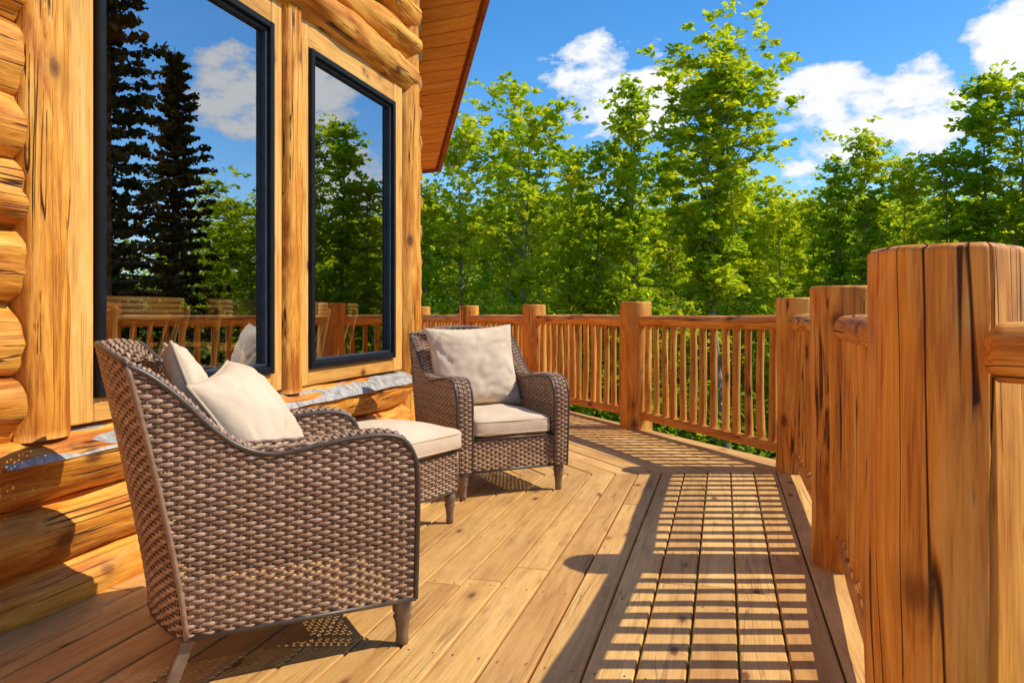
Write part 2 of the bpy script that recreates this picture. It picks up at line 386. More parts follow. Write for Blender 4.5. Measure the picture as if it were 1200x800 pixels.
# ------------------------------------------------------------ house
house=empty('log_house')
mb=MB(); FX=WX-0.02; R=0.122
def hlog(z,y0,y1,xx=FX,r=R,tone=None): log(mb,(xx,y0,z),(xx,y1,z),r*random.uniform(.95,1.06),r*random.uniform(.95,1.06),segs=34,wob=0.13,step=0.045,bow=random.uniform(-.018,.018),bev=0.016,tone=tone,hew=0.16)
for z in (0.035,0.262,0.487): hlog(z,-3.0,5.52,tone=random.uniform(.7,1))
z=0.487+0.235
while z<4.1: hlog(z,-3.0,2.058); z+=0.235
z=2.83
while z<4.1: hlog(z,2.27,5.5,xx=FX+0.015); z+=0.235
log(mb,(FX-0.02,5.46,0.0),(FX-0.02,5.46,4.0),0.15,0.14,segs=30,wob=0.05,tone=0.9,hew=0.05)
q0=Vector((FX-0.02,5.6,0)); z=0.035
while z<3.6:
    a=q0+Vector((0,0,z)); b=a+d2*(5.5); log(mb,a,b,R,R,segs=14,step=0.4,wob=0.04); z+=0.235
mb.obj('log_walls',[M_log,M_end],house)
mb=MB()
cbox(mb,(FX-0.06,-0.45,1.9),(0.08,5.0,4.2)); cbox(mb,(FX-0.06,3.75,0.30),(0.08,3.4,0.62)); cbox(mb,(FX-0.06,3.75,3.4),(0.08,3.4,1.4))
mb.obj('wall_core',[M_dark],house)
mb=MB()
def vb(y0,y1,z0,z1,xf,th=0.06,live=False,mat=0,tone=None):
    if not live: cbox(mb,(xf-th/2,(y0+y1)/2,(z0+z1)/2),(th,y1-y0,z1-z0),bev=0.005,mat=mat,grain=2,tone=tone)
    else:
        n=int((z1-z0)/0.03); V=[];G=[];F=[];sd=random.random()*50; off=Vector((sd,sd*2,0))
        for i in range(n+1):
            zz=z0+(z1-z0)*i/n
            e0=0.016*noise.noise(Vector((sd,0,zz*3)))+0.010*noise.noise(Vector((sd,0,zz*9))); e1=0.016*noise.noise(Vector((sd+9,0,zz*3)))+0.008*noise.noise(Vector((sd+9,0,zz*11)))
            prof=[(-th,y0+e0),(-0.02,y0+e0),(-0.006,y0+e0+0.014)]
            for w_ in (.25,.42,.58,.75): prof.append((0.009*noise.noise(Vector((sd+5,w_*5,zz*5)))+0.004*math.sin(w_*math.pi),y0+(y1-y0)*w_))
            prof+=[(-0.006,y1+e1-0.014),(-0.02,y1+e1),(-th,y1+e1)]
            np_=len(prof)
            for (px,py) in prof: V.append(Vector((xf+px,py,zz))); G.append(Vector((px,py-y0,zz))+off)
        for i in range(n):
            for k in range(np_-1): F.append((i*np_+k,i*np_+k+1,(i+1)*np_+k+1,(i+1)*np_+k))
        F.append(tuple(range(np_))); F.append(tuple(reversed(range(n*np_,n*np_+np_))))
        mb.add(V,F,mat,G,tone,True)
WZ0,WZ1=0.722,2.565
vb(2.062,2.245,0.60,4.0,-2.255,0.12,live=True,tone=0.85,mat=1)
vb(2.26,2.385,0.625,2.72,-2.30,tone=.9)
vb(3.575,3.67,0.625,2.72,-2.30,tone=.8)
vb(3.685,3.835,0.60,2.72,-2.262,0.10,live=True,tone=0.9,mat=1)
vb(3.85,3.945,0.625,2.72,-2.30,tone=.85)
vb(5.125,5.28,0.625,2.72,-2.30,tone=.9)
def hb(y0,y1,z0,z1,xf,th=0.06): cbox(mb,(xf-th/2,(y0+y1)/2,(z0+z1)/2),(th,y1-y0,z1-z0),bev=0.005,grain=1)
for (a,b) in ((2.387,3.573),(3.947,5.123)):
    hb(a,b,0.625,0.718,-2.303); hb(a,b,2.569,2.72,-2.303)
mb.obj('window_trim',[M_trim,M_log],house)
mb=MB()
for (y0,y1) in ((1.95,2.66),(2.66,3.72),(3.72,4.6),(4.6,5.5)):
    V=[];F=[];n=44;na=12
    for i in range(n+1):
        y=y0+0.004+(y1-y0-0.008)*i/n
        lo_=24+3*noise.noise(Vector((y*3,0,0)))
        for k in range(na):
            a=math.radians(lo_+k*(100-lo_)/(na-1)); rr=0.158+0.008*noise.noise(Vector((y*7,k*0.5,3)))
            if k==0: rr+=0.005
            V.append(Vector((FX+math.cos(a)*rr,y,0.487+math.sin(a)*rr*0.90-0.018)))
    for i in range(n):
        for k in range(na-1): F.append((i*na+k,i*na+k+1,(i+1)*na+k+1,(i+1)*na+k))
    mb.add(V,F,0)
mb.obj('sill_flashing',[M_flash],house)
mb=MB(); mg=MB()
for (a,b) in ((2.39,3.57),(3.95,5.12)):
    def bar(y0,y1,z0,z1,xf,th,mat): cbox(mb,(xf-th/2,(y0+y1)/2,(z0+z1)/2),(th,y1-y0,z1-z0),bev=0.004,mat=mat)
    w=0.036
    bar(a,a+w,WZ0,WZ1,-2.278,0.09,0); bar(b-w,b,WZ0,WZ1,-2.278,0.09,0)
    bar(a+w,b-w,WZ0,WZ0+w,-2.279,0.09,0); bar(a+w,b-w,WZ1-w,WZ1,-2.279,0.09,0)
    s=0.018; a2,b2,z2,z3=a+w,b-w,WZ0+w,WZ1-w
    bar(a2,a2+s,z2,z3,-2.300,0.05,1); bar(b2-s,b2,z2,z3,-2.300,0.05,1); bar(a2+s,b2-s,z2,z2+s,-2.301,0.05,1); bar(a2+s,b2-s,z3-s,z3,-2.301,0.05,1)
    xg=-2.325
    mg.add([(xg,a2+s,z2+s),(xg,b2-s,z2+s),(xg,b2-s,z3-s),(xg,a2+s,z3-s)],[(0,1,2,3)],0,smooth=False)
mb.obj('window_frames',[M_frame,M_sash],house); mg.obj('window_glass',[M_glass],house)
mb=MB()
cbox(mb,(-5.9,2.3,0.02),(7.0,9.6,0.1),mat=0,grain=0)
cbox(mb,(-9.4,2.3,2.0),(0.1,9.6,4.1),mat=1); cbox(mb,(-5.9,-2.5,2.0),(7.0,0.1,4.1),mat=1)
cbox(mb,(-6.0,2.3,4.15),(7.0,9.6,0.12),mat=1)
cbox(mb,(-6.4,7.0,2.0),(6.0,0.1,4.1),mat=1)
for yy in (1.0,3.0,5.0): log(mb,(-9.0,yy,3.3),(-2.6,yy,3.3),0.12,mat=2,endmat=2,segs=12)
for p in ((-5.0,2.2),(-5.0,5.2),(-7.5,4.0)): log(mb,(p[0],p[1],0.07),(p[0],p[1],3.2),0.12,mat=2,endmat=2,segs=14)
mb.obj('interior_room',[M_int,M_dark,M_int],house)
mb=MB()
def rz(X,Y): return 2.62+.067*(X+3)-.445*(Y-7.84)
Y=5.62
def xe(Y): return -3.0+(7.84-Y)*(1.14/1.94)
while Y<7.83:
    Y2=min(Y+0.13,7.84); V=[]
    xi=-3.9
    for zz in (0,0.02):
        for (X,YY) in ((xe(Y+0.0)-0.03,Y+0.009),(xe(Y2)-0.03,Y2),(xi,Y2),(xi,Y+0.009)): V.append(Vector((X,YY,rz(X,YY)+zz)))
    F=[(0,1,2,3),(7,6,5,4),(0,4,5,1),(1,5,6,2),(2,6,7,3),(3,7,4,0)]
    off=random.uniform(0,50); G=[Vector((v.y+off,v.z,v.x+off)) for v in V]
    mb.add(V,F,0,G,random.uniform(.3,1),False); Y=Y2
def slab(pts,th,mat,dz=0.0):
    V=[Vector(p)+Vector((0,0,dz)) for p in pts]+[Vector(p)+Vector((0,0,dz+th)) for p in pts]; n=len(pts)
    F=[tuple(reversed(range(n))),tuple(range(n,2*n))]+[(i,(i+1)%n,n+(i+1)%n,n+i) for i in range(n)]
    G=[Vector((v.z*1.0,v.y*0.1,v.y)) for v in V]
    mb.add(V,F,mat,G,0.6,False)
pt=lambda X,Y:(X,Y,rz(X,Y))
slab([pt(xe(5.62),5.62),pt(xe(7.84),7.84),pt(-3.9,7.84),pt(-3.9,5.62)],0.16,1,0.022)
a=Vector(pt(xe(5.62),5.62));b=Vector(pt(xe(7.84),7.84)); fo=Vector((0.035,0.02,0))
V=[a+Vector((0,0,-0.03)),b+Vector((0,0,-0.03)),b+Vector((0,0,0.2)),a+Vector((0,0,0.2))]; V+= [v+fo for v in V]
mb.add(V,[(3,2,1,0),(4,5,6,7),(0,1,5,4),(1,2,6,5),(2,3,7,6),(3,0,4,7)],1,[Vector((v.z,0,v.y)) for v in V],0.5,False)
a=Vector(pt(xe(7.84)+0.03,7.845));b=Vector(pt(-3.9,7.845)); fo=Vector((0,0.03,0))
V=[a+Vector((0,0,-0.03)),b+Vector((0,0,-0.03)),b+Vector((0,0,0.2)),a+Vector((0,0,0.2))]; V+= [v+fo for v in V]
mb.add(V,[(0,1,2,3),(7,6,5,4),(4,5,1,0),(5,6,2,1),(6,7,3,2),(7,4,0,3)],1,[Vector((v.z,0,v.x)) for v in V],0.5,False)
slab([(-1.9,-3.2,4.0),(-1.9,5.6,4.0),(-9.5,5.6,5.6),(-9.5,-3.2,5.6)],0.15,1)
mb.obj('roof',[M_soff,M_fascia],house)

mb=MB()
T=(-3.35,3.5)
n=40;V=[]
for zz,s in ((0.78,0.98),(0.79,1.0),(0.815,1.0),(0.825,0.98)):
    for k in range(n):
        a=2*math.pi*k/n; cx=abs(math.cos(a))**0.6*math.copysign(1,math.cos(a)); sy=abs(math.sin(a))**0.6*math.copysign(1,math.sin(a))
        V.append(Vector((T[0]+cx*0.45*s,T[1]+sy*1.0*s,zz+0.02)))
F=[(i*n+k,i*n+(k+1)%n,(i+1)*n+(k+1)%n,(i+1)*n+k) for i in range(3) for k in range(n)]+[tuple(range(3*n,4*n)),tuple(reversed(range(n)))]
mb.add(V,F,0,[Vector((v.x,v.z,v.y)) for v in V],0.8,False)
for sx in(-1,1):
    for sy in(-1,1): log(mb,(T[0]+sx*0.33,T[1]+sy*0.8,0.07),(T[0]+sx*0.33,T[1]+sy*0.8,0.8),0.03,0.045,segs=12,endmat=0)
mb.obj('dining_table',[M_int])
def dchair(loc,rz_):
    mb=MB()
    cbox(mb,(0,0,0.52),(0.44,0.42,0.035),bev=0.01,grain=1)
    for sx in(-1,1):
        log(mb,(sx*0.21,0.2,0),(sx*0.18,0.17,0.51),0.016,0.022,segs=10,endmat=0); log(mb,(sx*0.21,-0.22,0),(sx*0.17,-0.17,0.51),0.016,0.022,segs=10,endmat=0)
        log(mb,(sx*0.2,-0.18,0.52),(sx*0.23,-0.27,1.0),0.016,segs=10,endmat=0)
    pts=[(0.25*math.sin(t),-0.17-0.14*math.cos(t),1.0) for t in np.linspace(-1.35,1.35,17)]
    for dz in (-0.05,-0.025,0,0.025): tube(mb,[(p[0],p[1],p[2]+dz) for p in pts],0.018,segs=8,tone=0.7)
    for t in np.linspace(-1.0,1.0,6): log(mb,(0.17*math.sin(t),-0.17,0.53),(0.24*math.sin(t),-0.17-0.14*math.cos(t),0.96),0.009,segs=6,endmat=0)
    o=mb.obj('dining_chair',[M_int]); o.location=(loc[0],loc[1],0.07); o.rotation_euler=(0,0,rz_)
for l,r in (((-2.78,2.95),1.57),((-2.75,3.65),1.5),((-2.78,4.35),1.65),((-2.85,4.95),2.2),((-3.95,3.4),-1.57)): dchair(l,r)

# ------------------------------------------------------------ wicker armchair
CELL=0.0265; ROW=0.0132
def weave(mb,P,s0,s1,t0,t1,cell=CELL,row=ROW,amp=0.0046,hh=0.0061,th=0.0023,sub=4,stakes=True,mat=0):
    e=1e-3
    def nr(s,t):
        ds=P(s+e,t)-P(s-e,t); dt=P(s,t+e)-P(s,t-e); n_=ds.cross(dt)
        return n_.normalized(),dt.normalized()
    nrow=int((t1-t0)/row)
    for j in range(nrow+1):
        t=t0+row*(j+0.5)
        if t>t1: break
        a,b=s0(t),s1(t)
        if b-a<0.012: continue
        n=max(3,int((b-a)/cell*sub)); V=[];F=[];tn=0.38+0.25*random.random(); T=[]
        ph=random.uniform(-.12,.12)
        for i in range(n+1):
            s=a+(b-a)*i/n; p=P(s,t); nn,dt=nr(s,t)
            c=math.cos(math.pi*s/cell+math.pi*j+ph); o=p+nn*amp*math.copysign(abs(c)**0.7,c)
            h=hh*(0.82+0.18*abs(c))
            for (q,w) in ((-1,0),(-.55,1),(.55,1),(1,0),(.55,-1),(-.55,-1)):
                V.append(o+dt*q*h+nn*w*th); T.append(min(1,max(0,tn+random.uniform(-.10,.10))))
        for i in range(n):
            for k in range(6):
                k2=(k+1)%6; F.append((i*6+k,i*6+k2,(i+1)*6+k2,(i+1)*6+k))
        mb.add(V,[tuple(reversed(f)) for f in F],mat,None,T,True)
    if stakes:
        ts=np.linspace(t0,t1,max(3,int((t1-t0)/0.03)))
        smn=min(s0(t) for t in ts); smx=max(s1(t) for t in ts)
        k=math.ceil(smn/cell)
        while k*cell<smx:
            s=k*cell; run=[]
            for t in list(ts)+[None]:
                ok=t is not None and s0(t)-0.004<=s<=s1(t)+0.004
                if ok: run.append(t)
                elif len(run)>=2:
                    V=[];F=[]
                    for t_ in run:
                        p=P(s,t_); nn,dt=nr(s,t_); ds=dt.cross(nn).normalized()
                        for (q,w) in((-1,-1),(1,-1),(1,1),(-1,1)): V.append(p+ds*q*0.0045+nn*w*0.0012)
                    for i in range(len(run)-1):
                        for c in range(4):
                            c2=(c+1)%4; F.append((i*4+c,i*4+c2,(i+1)*4+c2,(i+1)*4+c))
                    mb.add(V,F,mat,None,0.15,True); run=[]
                else: run=[]
            k+=1
HWO=0.345; HWI=0.262; ZB=0.15
prof=[(0.335,0.15),(0.338,0.30),(0.34,0.45),(0.337,0.55),(0.325,0.60),(0.300,0.64),(0.26,0.662),(0.18,0.668),(0.05,0.655),(-0.06,0.638),(-0.13,0.642),(-0.20,0.672),(-0.27,0.73),(-0.33,0.795),(-0.39,0.85),(-0.44,0.885),(-0.475,0.90)]
def cr(P,n=8):
    out=[]
    Q=[P[0]]+P+[P[-1]]
    for i in range(1,len(Q)-2):
        p0,p1,p2,p3=[Vector((*q,0)) for q in Q[i-1:i+3]]
        for k in range(n):
            t=k/n; out.append(0.5*((2*p1)+(-p0+p2)*t+(2*p0-5*p1+4*p2-p3)*t*t+(-p0+3*p1-3*p2+p3)*t**3))
    out.append(Vector((*Q[-1],0))); return out
pc=[(p.x,p.y) for p in cr(prof,6)]
arc=[0]
for a,b in zip(pc[:-1],pc[1:]): arc.append(arc[-1]+math.hypot(b[0]-a[0],b[1]-a[1]))
AL=arc[-1]
def pat(t):
    t=min(max(t,0),AL-1e-6); i=int(np.searchsorted(arc,t,side='right'))-1; u=(t-arc[i])/(arc[i+1]-arc[i])
    return pc[i][0]+(pc[i+1][0]-pc[i][0])*u, pc[i][1]+(pc[i+1][1]-pc[i][1])*u
zs=np.array([p[1] for p in pc])
iwing=int(np.argmin([abs(p[0]+0.06)+abs(p[1]-0.638) for p in pc]))
frl=sorted([(b,a) for a,b in pc[:iwing] if a>0.15]); wl=sorted([(b,a) for a,b in pc[iwing:]])
def yfront(z):
    if z<=0.665 and z<=zs[:iwing].max(): return float(np.interp(z,[q[0] for q in frl],[q[1] for q in frl]))
    return float(np.interp(z,[q[0] for q in wl],[q[1] for q in wl]))
def yback(z): u=max(0,(z-0.15)/0.77); return -0.325-0.15*u**1.25
def flare(z): return 0.012*math.sin(min(1,max(0,(z-0.15)/0.75))*math.pi*0.5)
def build_chair_mesh():
    mb=MB()
    for sgn in(1,-1):
        if sgn>0: P=lambda s,t:Vector((HWO+flare(t)-0.002,s,t))
        else: P=lambda s,t:Vector((-(HWO+flare(t)-0.002),-s,t))
        if sgn>0: a=lambda t:yback(t); b=lambda t:yfront(t)
        else: a=lambda t:-yfront(t); b=lambda t:-yback(t)
        weave(mb,P,a,b,ZB,0.90)
        if sgn>0: P=lambda s,t:Vector((-(HWI),s,t))
        else: P=lambda s,t:Vector((HWI,-s,t))
        if sgn>0: a=lambda t:max(yback(t)+0.06,-0.6); b=lambda t:yfront(t)
        else: a=lambda t:-yfront(t); b=lambda t:-(yback(t)+0.06)
        weave(mb,P,a,b,0.31,0.88,sub=3)
        cx=sgn*(HWO+HWI)/2; hw=(HWO-HWI)/2
        def P(s,t,cx=cx,hw=hw,sgn=sgn):
            y,z=pat(t); y2,z2=pat(t+0.004); y1,z1=pat(t-0.004)
            tl=math.hypot(y2-y1,z2-z1) or 1; ny,nz=(z2-z1)/tl,-(y2-y1)/tl
            bul=0.010*(1-(s/hw)**2) ; f=flare(z) if sgn>0 else -flare(z)
            return Vector((cx+s+f*(0.5+0.5*s*sgn/hw),y+ny*bul,z+nz*bul))
        hw_=hw-0.004
        weave(mb,P,lambda t:-hw_,lambda t:hw_,0.003,AL-0.003,cell=0.0235)
        for xx,off in((sgn*HWO,1),(sgn*HWI,0)):
            pts=[]
            for t in np.linspace(0,AL,90):
                y,z=pat(t); pts.append((xx+(sgn*flare(z) if off else 0),y,z))
            tube(mb,pts,0.0085,segs=8,mat=1)
        tube(mb,[(sgn*HWO,0.335,ZB),(sgn*HWO,-0.325,ZB)],0.008,mat=1)
        tube(mb,[(sgn*(HWO+flare(z)),yback(z),z) for z in np.linspace(ZB,0.9,24)],0.0085,mat=0,tone=0.3)
        prf=[(0.0,0.017),(0.012,0.021),(0.03,0.019),(0.075,0.024),(0.088,0.030),(0.098,0.024),(0.108,0.031),(0.125,0.031),(0.155,0.029)]
        lx=sgn*0.305
        tube(mb,[(lx,0.305,z) for z,r in prf],0.02,segs=18,mat=2,radii=[r for z,r in prf])
        A=Vector((sgn*0.315,-0.305,0.17));B=Vector((sgn*0.325,-0.375,0.0))
        x_=Vector((1,0,0)); dz=(A-B).normalized(); y_=dz.cross(x_)
        cbox(mb,(A+B)/2+Vector((0,0,0.002)),(0.034,0.034,(A-B).length),axes=(x_,y_,dz),mat=2)
    def hwz(z): return HWO+flare(z)-0.004
    def bul(x,z): return 0.075*(1-(min(abs(x),0.357)/0.357)**2)
    def P(s,t):
        zz=t+ (0.045*(1-(min(abs(s),0.357)/0.357)**2.2))*max(0,(t-0.5)/0.4)
        return Vector((s,yback(t)-bul(s,t),zz))
    weave(mb,P,lambda t:-hwz(t),lambda t:hwz(t),ZB,0.90)
    def Pi(s,t):
        p=P(-s,t); return Vector((-s*0.80,p.y+0.085+0.03*(1-(s/0.36)**2),p.z))
    weave(mb,Pi,lambda t:-0.33,lambda t:0.33,0.40,0.895,sub=3)
    def Pt(s,t):
        p=P(s,0.90); u=t/0.08; k=1-u*0.2
        return Vector((p.x*k,p.y+t+0.03*(1-(s/0.36)**2)*u,p.z+0.010*math.sin(u*math.pi)))
    weave(mb,Pt,lambda t:-0.352,lambda t:0.352,0.004,0.082)
    for q,k in((0,1),(0.085,0.8)):
        pts=[]
        for s in np.linspace(-0.357,0.357,30):
            p=P(s,0.90); pts.append((p.x*k,p.y+q+(0.03*(1-(s/0.36)**2) if q else 0),p.z+0.002))
        tube(mb,pts,0.0085,mat=1)
    tube(mb,[(s,-0.325-bul(s,0),ZB) for s in np.linspace(-.345,.345,20)],0.008,mat=1)
    weave(mb,lambda s,t:Vector((-s,0.315,t)),lambda t:-0.262,lambda t:0.262,ZB,0.325)
    tube(mb,[(-0.262,0.318,0.33),(0.262,0.318,0.33)],0.009,mat=1); tube(mb,[(-0.3,0.318,ZB),(0.3,0.318,ZB)],0.008,mat=1)
    cbox(mb,(0,-0.01,0.30),(0.52,0.60,0.03),mat=3)
    return mb
cm=build_chair_mesh()
def superbox(mb,c,hx,hy,hz,e1=0.38,e2=0.16,nu=72,nv=26,mat=0,wr=0.004,dome=0.02,sd=0):
    V=[];F=[]
    sp=lambda v,e:math.copysign(abs(v)**e,v)
    for i in range(nv+1):
        ph=-math.pi/2+math.pi*i/nv
        for k in range(nu):
            th=2*math.pi*k/nu
            x=sp(math.cos(ph),e1)*sp(math.cos(th),e2); y=sp(math.cos(ph),e1)*sp(math.sin(th),e2); z=sp(math.sin(ph),e1)
            p=Vector((x*hx,y*hy,z*hz))
            if z>0: p.z+=dome*(1-x*x)*(1-y*y)
            p+=Vector((0,0,1))*wr*noise.noise(p*9+Vector((sd,0,0)))+Vector((x,y,0))*wr*0.8*noise.noise(p*14+Vector((0,sd,0)))
            V.append(Vector(c)+p)
    for i in range(nv):
        for k in range(nu):
            k2=(k+1)%nu; F.append((i*nu+k,i*nu+k2,(i+1)*nu+k2,(i+1)*nu+k))
    mb.add(V,F,mat,None,0.5,True)
    for zz in(0.55,-0.55):
        pts=[(c[0]+sp(math.cos(t),e2)*hx*0.985,c[1]+sp(math.sin(t),e2)*hy*0.985,c[2]+zz*hz) for t in np.linspace(0,2*math.pi,100)[:-1]]
        tube(mb,pts,0.0045,segs=6,mat=mat,closed=True)
def seat_cushion(parent):
    mb=MB(); superbox(mb,(0,0.03,0.392),0.253,0.302,0.062,dome=0.022,wr=0.008)
    return mb.obj('seat_cushion',[M_fab],parent)
body=None
def armchair(loc,f):
    e=empty('wicker_armchair',(loc[0],loc[1],0),math.atan2(f[1],f[0])-math.pi/2)
    global body
    if body is None:
        o=cm.obj('wicker_body',[M_wick,M_bronze,M_leg,M_seatdk],e); body=o.data
    else:
        o=bpy.data.objects.new('wicker_body',body); COL.objects.link(o); o.parent=e
    seat_cushion(e); return e
f1=Vector((.73,.68,0)).normalized(); f2=Vector((.66,-.75,0)).normalized()
O1=(-1.406,2.253); O2=(-1.375,4.49)
armchair(O1,f1); armchair(O2,f2)
def pillow(name,O,f,lx,ly,lz,w,h,T,tilt,yaw=0,roll=0,sd=0):
    mb=MB(); n=48
    for side in(1,-1):
        V=[];F=[]
        for i in range(n+1):
            for k in range(n+1):
                u=-1+2*i/n; v=-1+2*k/n
                u=math.sin(u*math.pi/2); v=math.sin(v*math.pi/2)
                x=w/2*u*(1-.085*(1-v*v)*u*u); z=h/2*v*(1-.085*(1-u*u)*v*v)
                d=T/2*(max(0,(1-u**2)*(1-v**2)))**0.42
                wr=noise.noise(Vector((u*2.2+sd,v*2.2,side)))*0.016+noise.noise(Vector((u*6+sd,v*6,side*3)))*0.006
                wr+=-0.009*max(0,1-abs(noise.noise(Vector((u*1.4+sd*3,v*1.4+u,side*2))))*6)
                edge=min(1,(1-abs(u))*6,(1-abs(v))*6)
                cres=0.006*math.sin(18*(math.atan2(abs(v)-1,abs(u)-1)))*math.exp(-((abs(u)-1)**2+(abs(v)-1)**2)*6)
                y=side*d+edge*(wr+cres)*side
                V.append(Vector((x,y,z)))
        for i in range(n):
            for k in range(n):
                q=(i*(n+1)+k,(i+1)*(n+1)+k,(i+1)*(n+1)+k+1,i*(n+1)+k+1)
                F.append(q if side<0 else tuple(reversed(q)))
        mb.add(V,F,0,None,0.5,True)
    pts=[]
    for t in np.linspace(0,4,161)[:-1]:
        k=int(t);r=-1+2*(t-k)
        u,v=[(r,-1),(1,r),(-r,1),(-1,-r)][k]
        pts.append((w/2*u*(1-.085*(1-v*v)*u*u),0,h/2*v*(1-.085*(1-u*u)*v*v)))
    tube(mb,pts,0.006,segs=7,mat=1,closed=True)
    o=mb.obj(name,[M_fab,M_pipe])
    rzz=math.atan2(f[1],f[0])-math.pi/2
    base=Matrix.Translation((O[0],O[1],0))@Matrix.Rotation(rzz,4,'Z')@Matrix.Translation((lx,ly,lz))@Matrix.Rotation(yaw,4,'Z')@Matrix.Rotation(tilt,4,'X')@Matrix.Rotation(roll,4,'Y')
    o.matrix_world=base; return o
pillow('throw_pillow',O2,f2,0.03,-0.185,0.705,0.58,0.52,0.21,math.radians(16),yaw=-0.05,roll=0.04,sd=1)
pillow('throw_pillow',O1,f1,0.03,-0.11,0.668,0.50,0.44,0.24,math.radians(34),yaw=-0.40,roll=0.10,sd=5)
pillow('throw_pillow',O1,f1,-0.07,-0.28,0.755,0.46,0.40,0.15,math.radians(20),yaw=0.0,roll=-0.05,sd=9)
def ottoman():
    mb=MB(); hx,hy=0.25,0.27; z0,z1=0.16,0.35
    weave(mb,lambda s,t:Vector((hx,s,t)),lambda t:-hy,lambda t:hy,z0,z1)
    weave(mb,lambda s,t:Vector((-hx,-s,t)),lambda t:-hy,lambda t:hy,z0,z1)
    weave(mb,lambda s,t:Vector((-s,hy,t)),lambda t:-hx,lambda t:hx,z0,z1)
    weave(mb,lambda s,t:Vector((s,-hy,t)),lambda t:-hx,lambda t:hx,z0,z1)
    for zz in(z0,z1): tube(mb,[(hx,hy,zz),(-hx,hy,zz),(-hx,-hy,zz),(hx,-hy,zz)],0.009,mat=1,closed=True)
    prf=[(0.0,0.015),(0.012,0.019),(0.03,0.017),(0.075,0.022),(0.088,0.028),(0.098,0.022),(0.108,0.028),(0.125,0.028),(0.165,0.026)]
    for sx in(-1,1):
        for sy in(-1,1):
            tube(mb,[(sx*(hx-.025),sy*(hy-.025),z) for z,r in prf],0.02,segs=14,mat=2,radii=[r for z,r in prf])
            tube(mb,[(sx*hx,sy*hy,z0),(sx*hx,sy*hy,z1)],0.009,mat=0)
    cbox(mb,(0,0,0.335),(0.47,0.51,0.02),mat=3)
    e=empty('wicker_ottoman',(-1.60,3.43,0),math.atan2(.95,.3)-math.pi/2)
    mb.obj('wicker_base',[M_wick,M_bronze,M_leg,M_seatdk],e)
    mc=MB(); superbox(mc,(0,0,0.412),0.282,0.305,0.062,dome=0.040,sd=4,wr=0.008); mc.obj('ottoman_cushion',[M_fab],e)
ottoman()

# ------------------------------------------------------------ vegetation
def leaf_arrays(C,rad,flat,per,size,rng,tone_c,up=0.8):
    K=len(C); n=K*per
    c=np.repeat(C,per,axis=0); r=np.repeat(rad,per)[:,None]
    o=rng.normal(size=(n,3)); o/=np.maximum(np.linalg.norm(o,axis=1)[:,None],1e-6); o*=rng.random((n,1))**0.5
    o[:,2]*=flat
    p=c+o*r
    nr=rng.normal(size=(n,3)); nr[:,2]=np.abs(nr[:,2])+up; nr/=np.linalg.norm(nr,axis=1)[:,None]
    t=rng.normal(size=(n,3)); t-=nr*np.sum(t*nr,axis=1)[:,None]; t/=np.linalg.norm(t,axis=1)[:,None]
    b=np.cross(nr,t); s=(size*(0.6+0.8*rng.random(n)))[:,None]
    V=np.stack([p-t*s*0.5,p+b*s*0.33+t*s*0.08,p+t*s*0.55,p-b*s*0.33+t*s*0.08],axis=1).reshape(-1,3)
    tn=np.clip(np.repeat(tone_c,per)+rng.normal(size=n)*0.15,0,1)
    return V,np.repeat(tn,4)
def mk_veg(name,wv,wf,LV,LT,mats):
    nl=len(LV)//4; nv=len(wv)
    V=np.vstack([np.array(wv,dtype=float).reshape(-1,3),LV]) if nv else LV
    faces=list(wf)+[tuple(range(nv+4*i,nv+4*i+4)) for i in range(nl)]
    me=bpy.data.meshes.new(name); me.from_pydata(V.tolist(),[],faces)
    a=me.attributes.new('tone','FLOAT','POINT'); a.data.foreach_set('value',np.concatenate([np.full(nv,.5),LT]).astype(np.float32))
    for m in mats: me.materials.append(m)
    mi=np.zeros(len(faces),dtype=np.int32); mi[len(wf):]=1; me.polygons.foreach_set('material_index',mi); me.update()
    return me
def limb(V,F,pts,rad,segs=6):
    o=len(V); n=len(pts)
    for i,p in enumerate(pts):
        t=(pts[min(i+1,n-1)]-pts[max(i-1,0)]).normalized(); x,y,_=frame(t)
        for k in range(segs):
            a=2*math.pi*k/segs; V.append(p+(x*math.cos(a)+y*math.sin(a))*rad[i])
    for i in range(n-1):
        for k in range(segs):
            k2=(k+1)%segs; F.append((o+i*segs+k,o+i*segs+k2,o+(i+1)*segs+k2,o+(i+1)*segs+k))
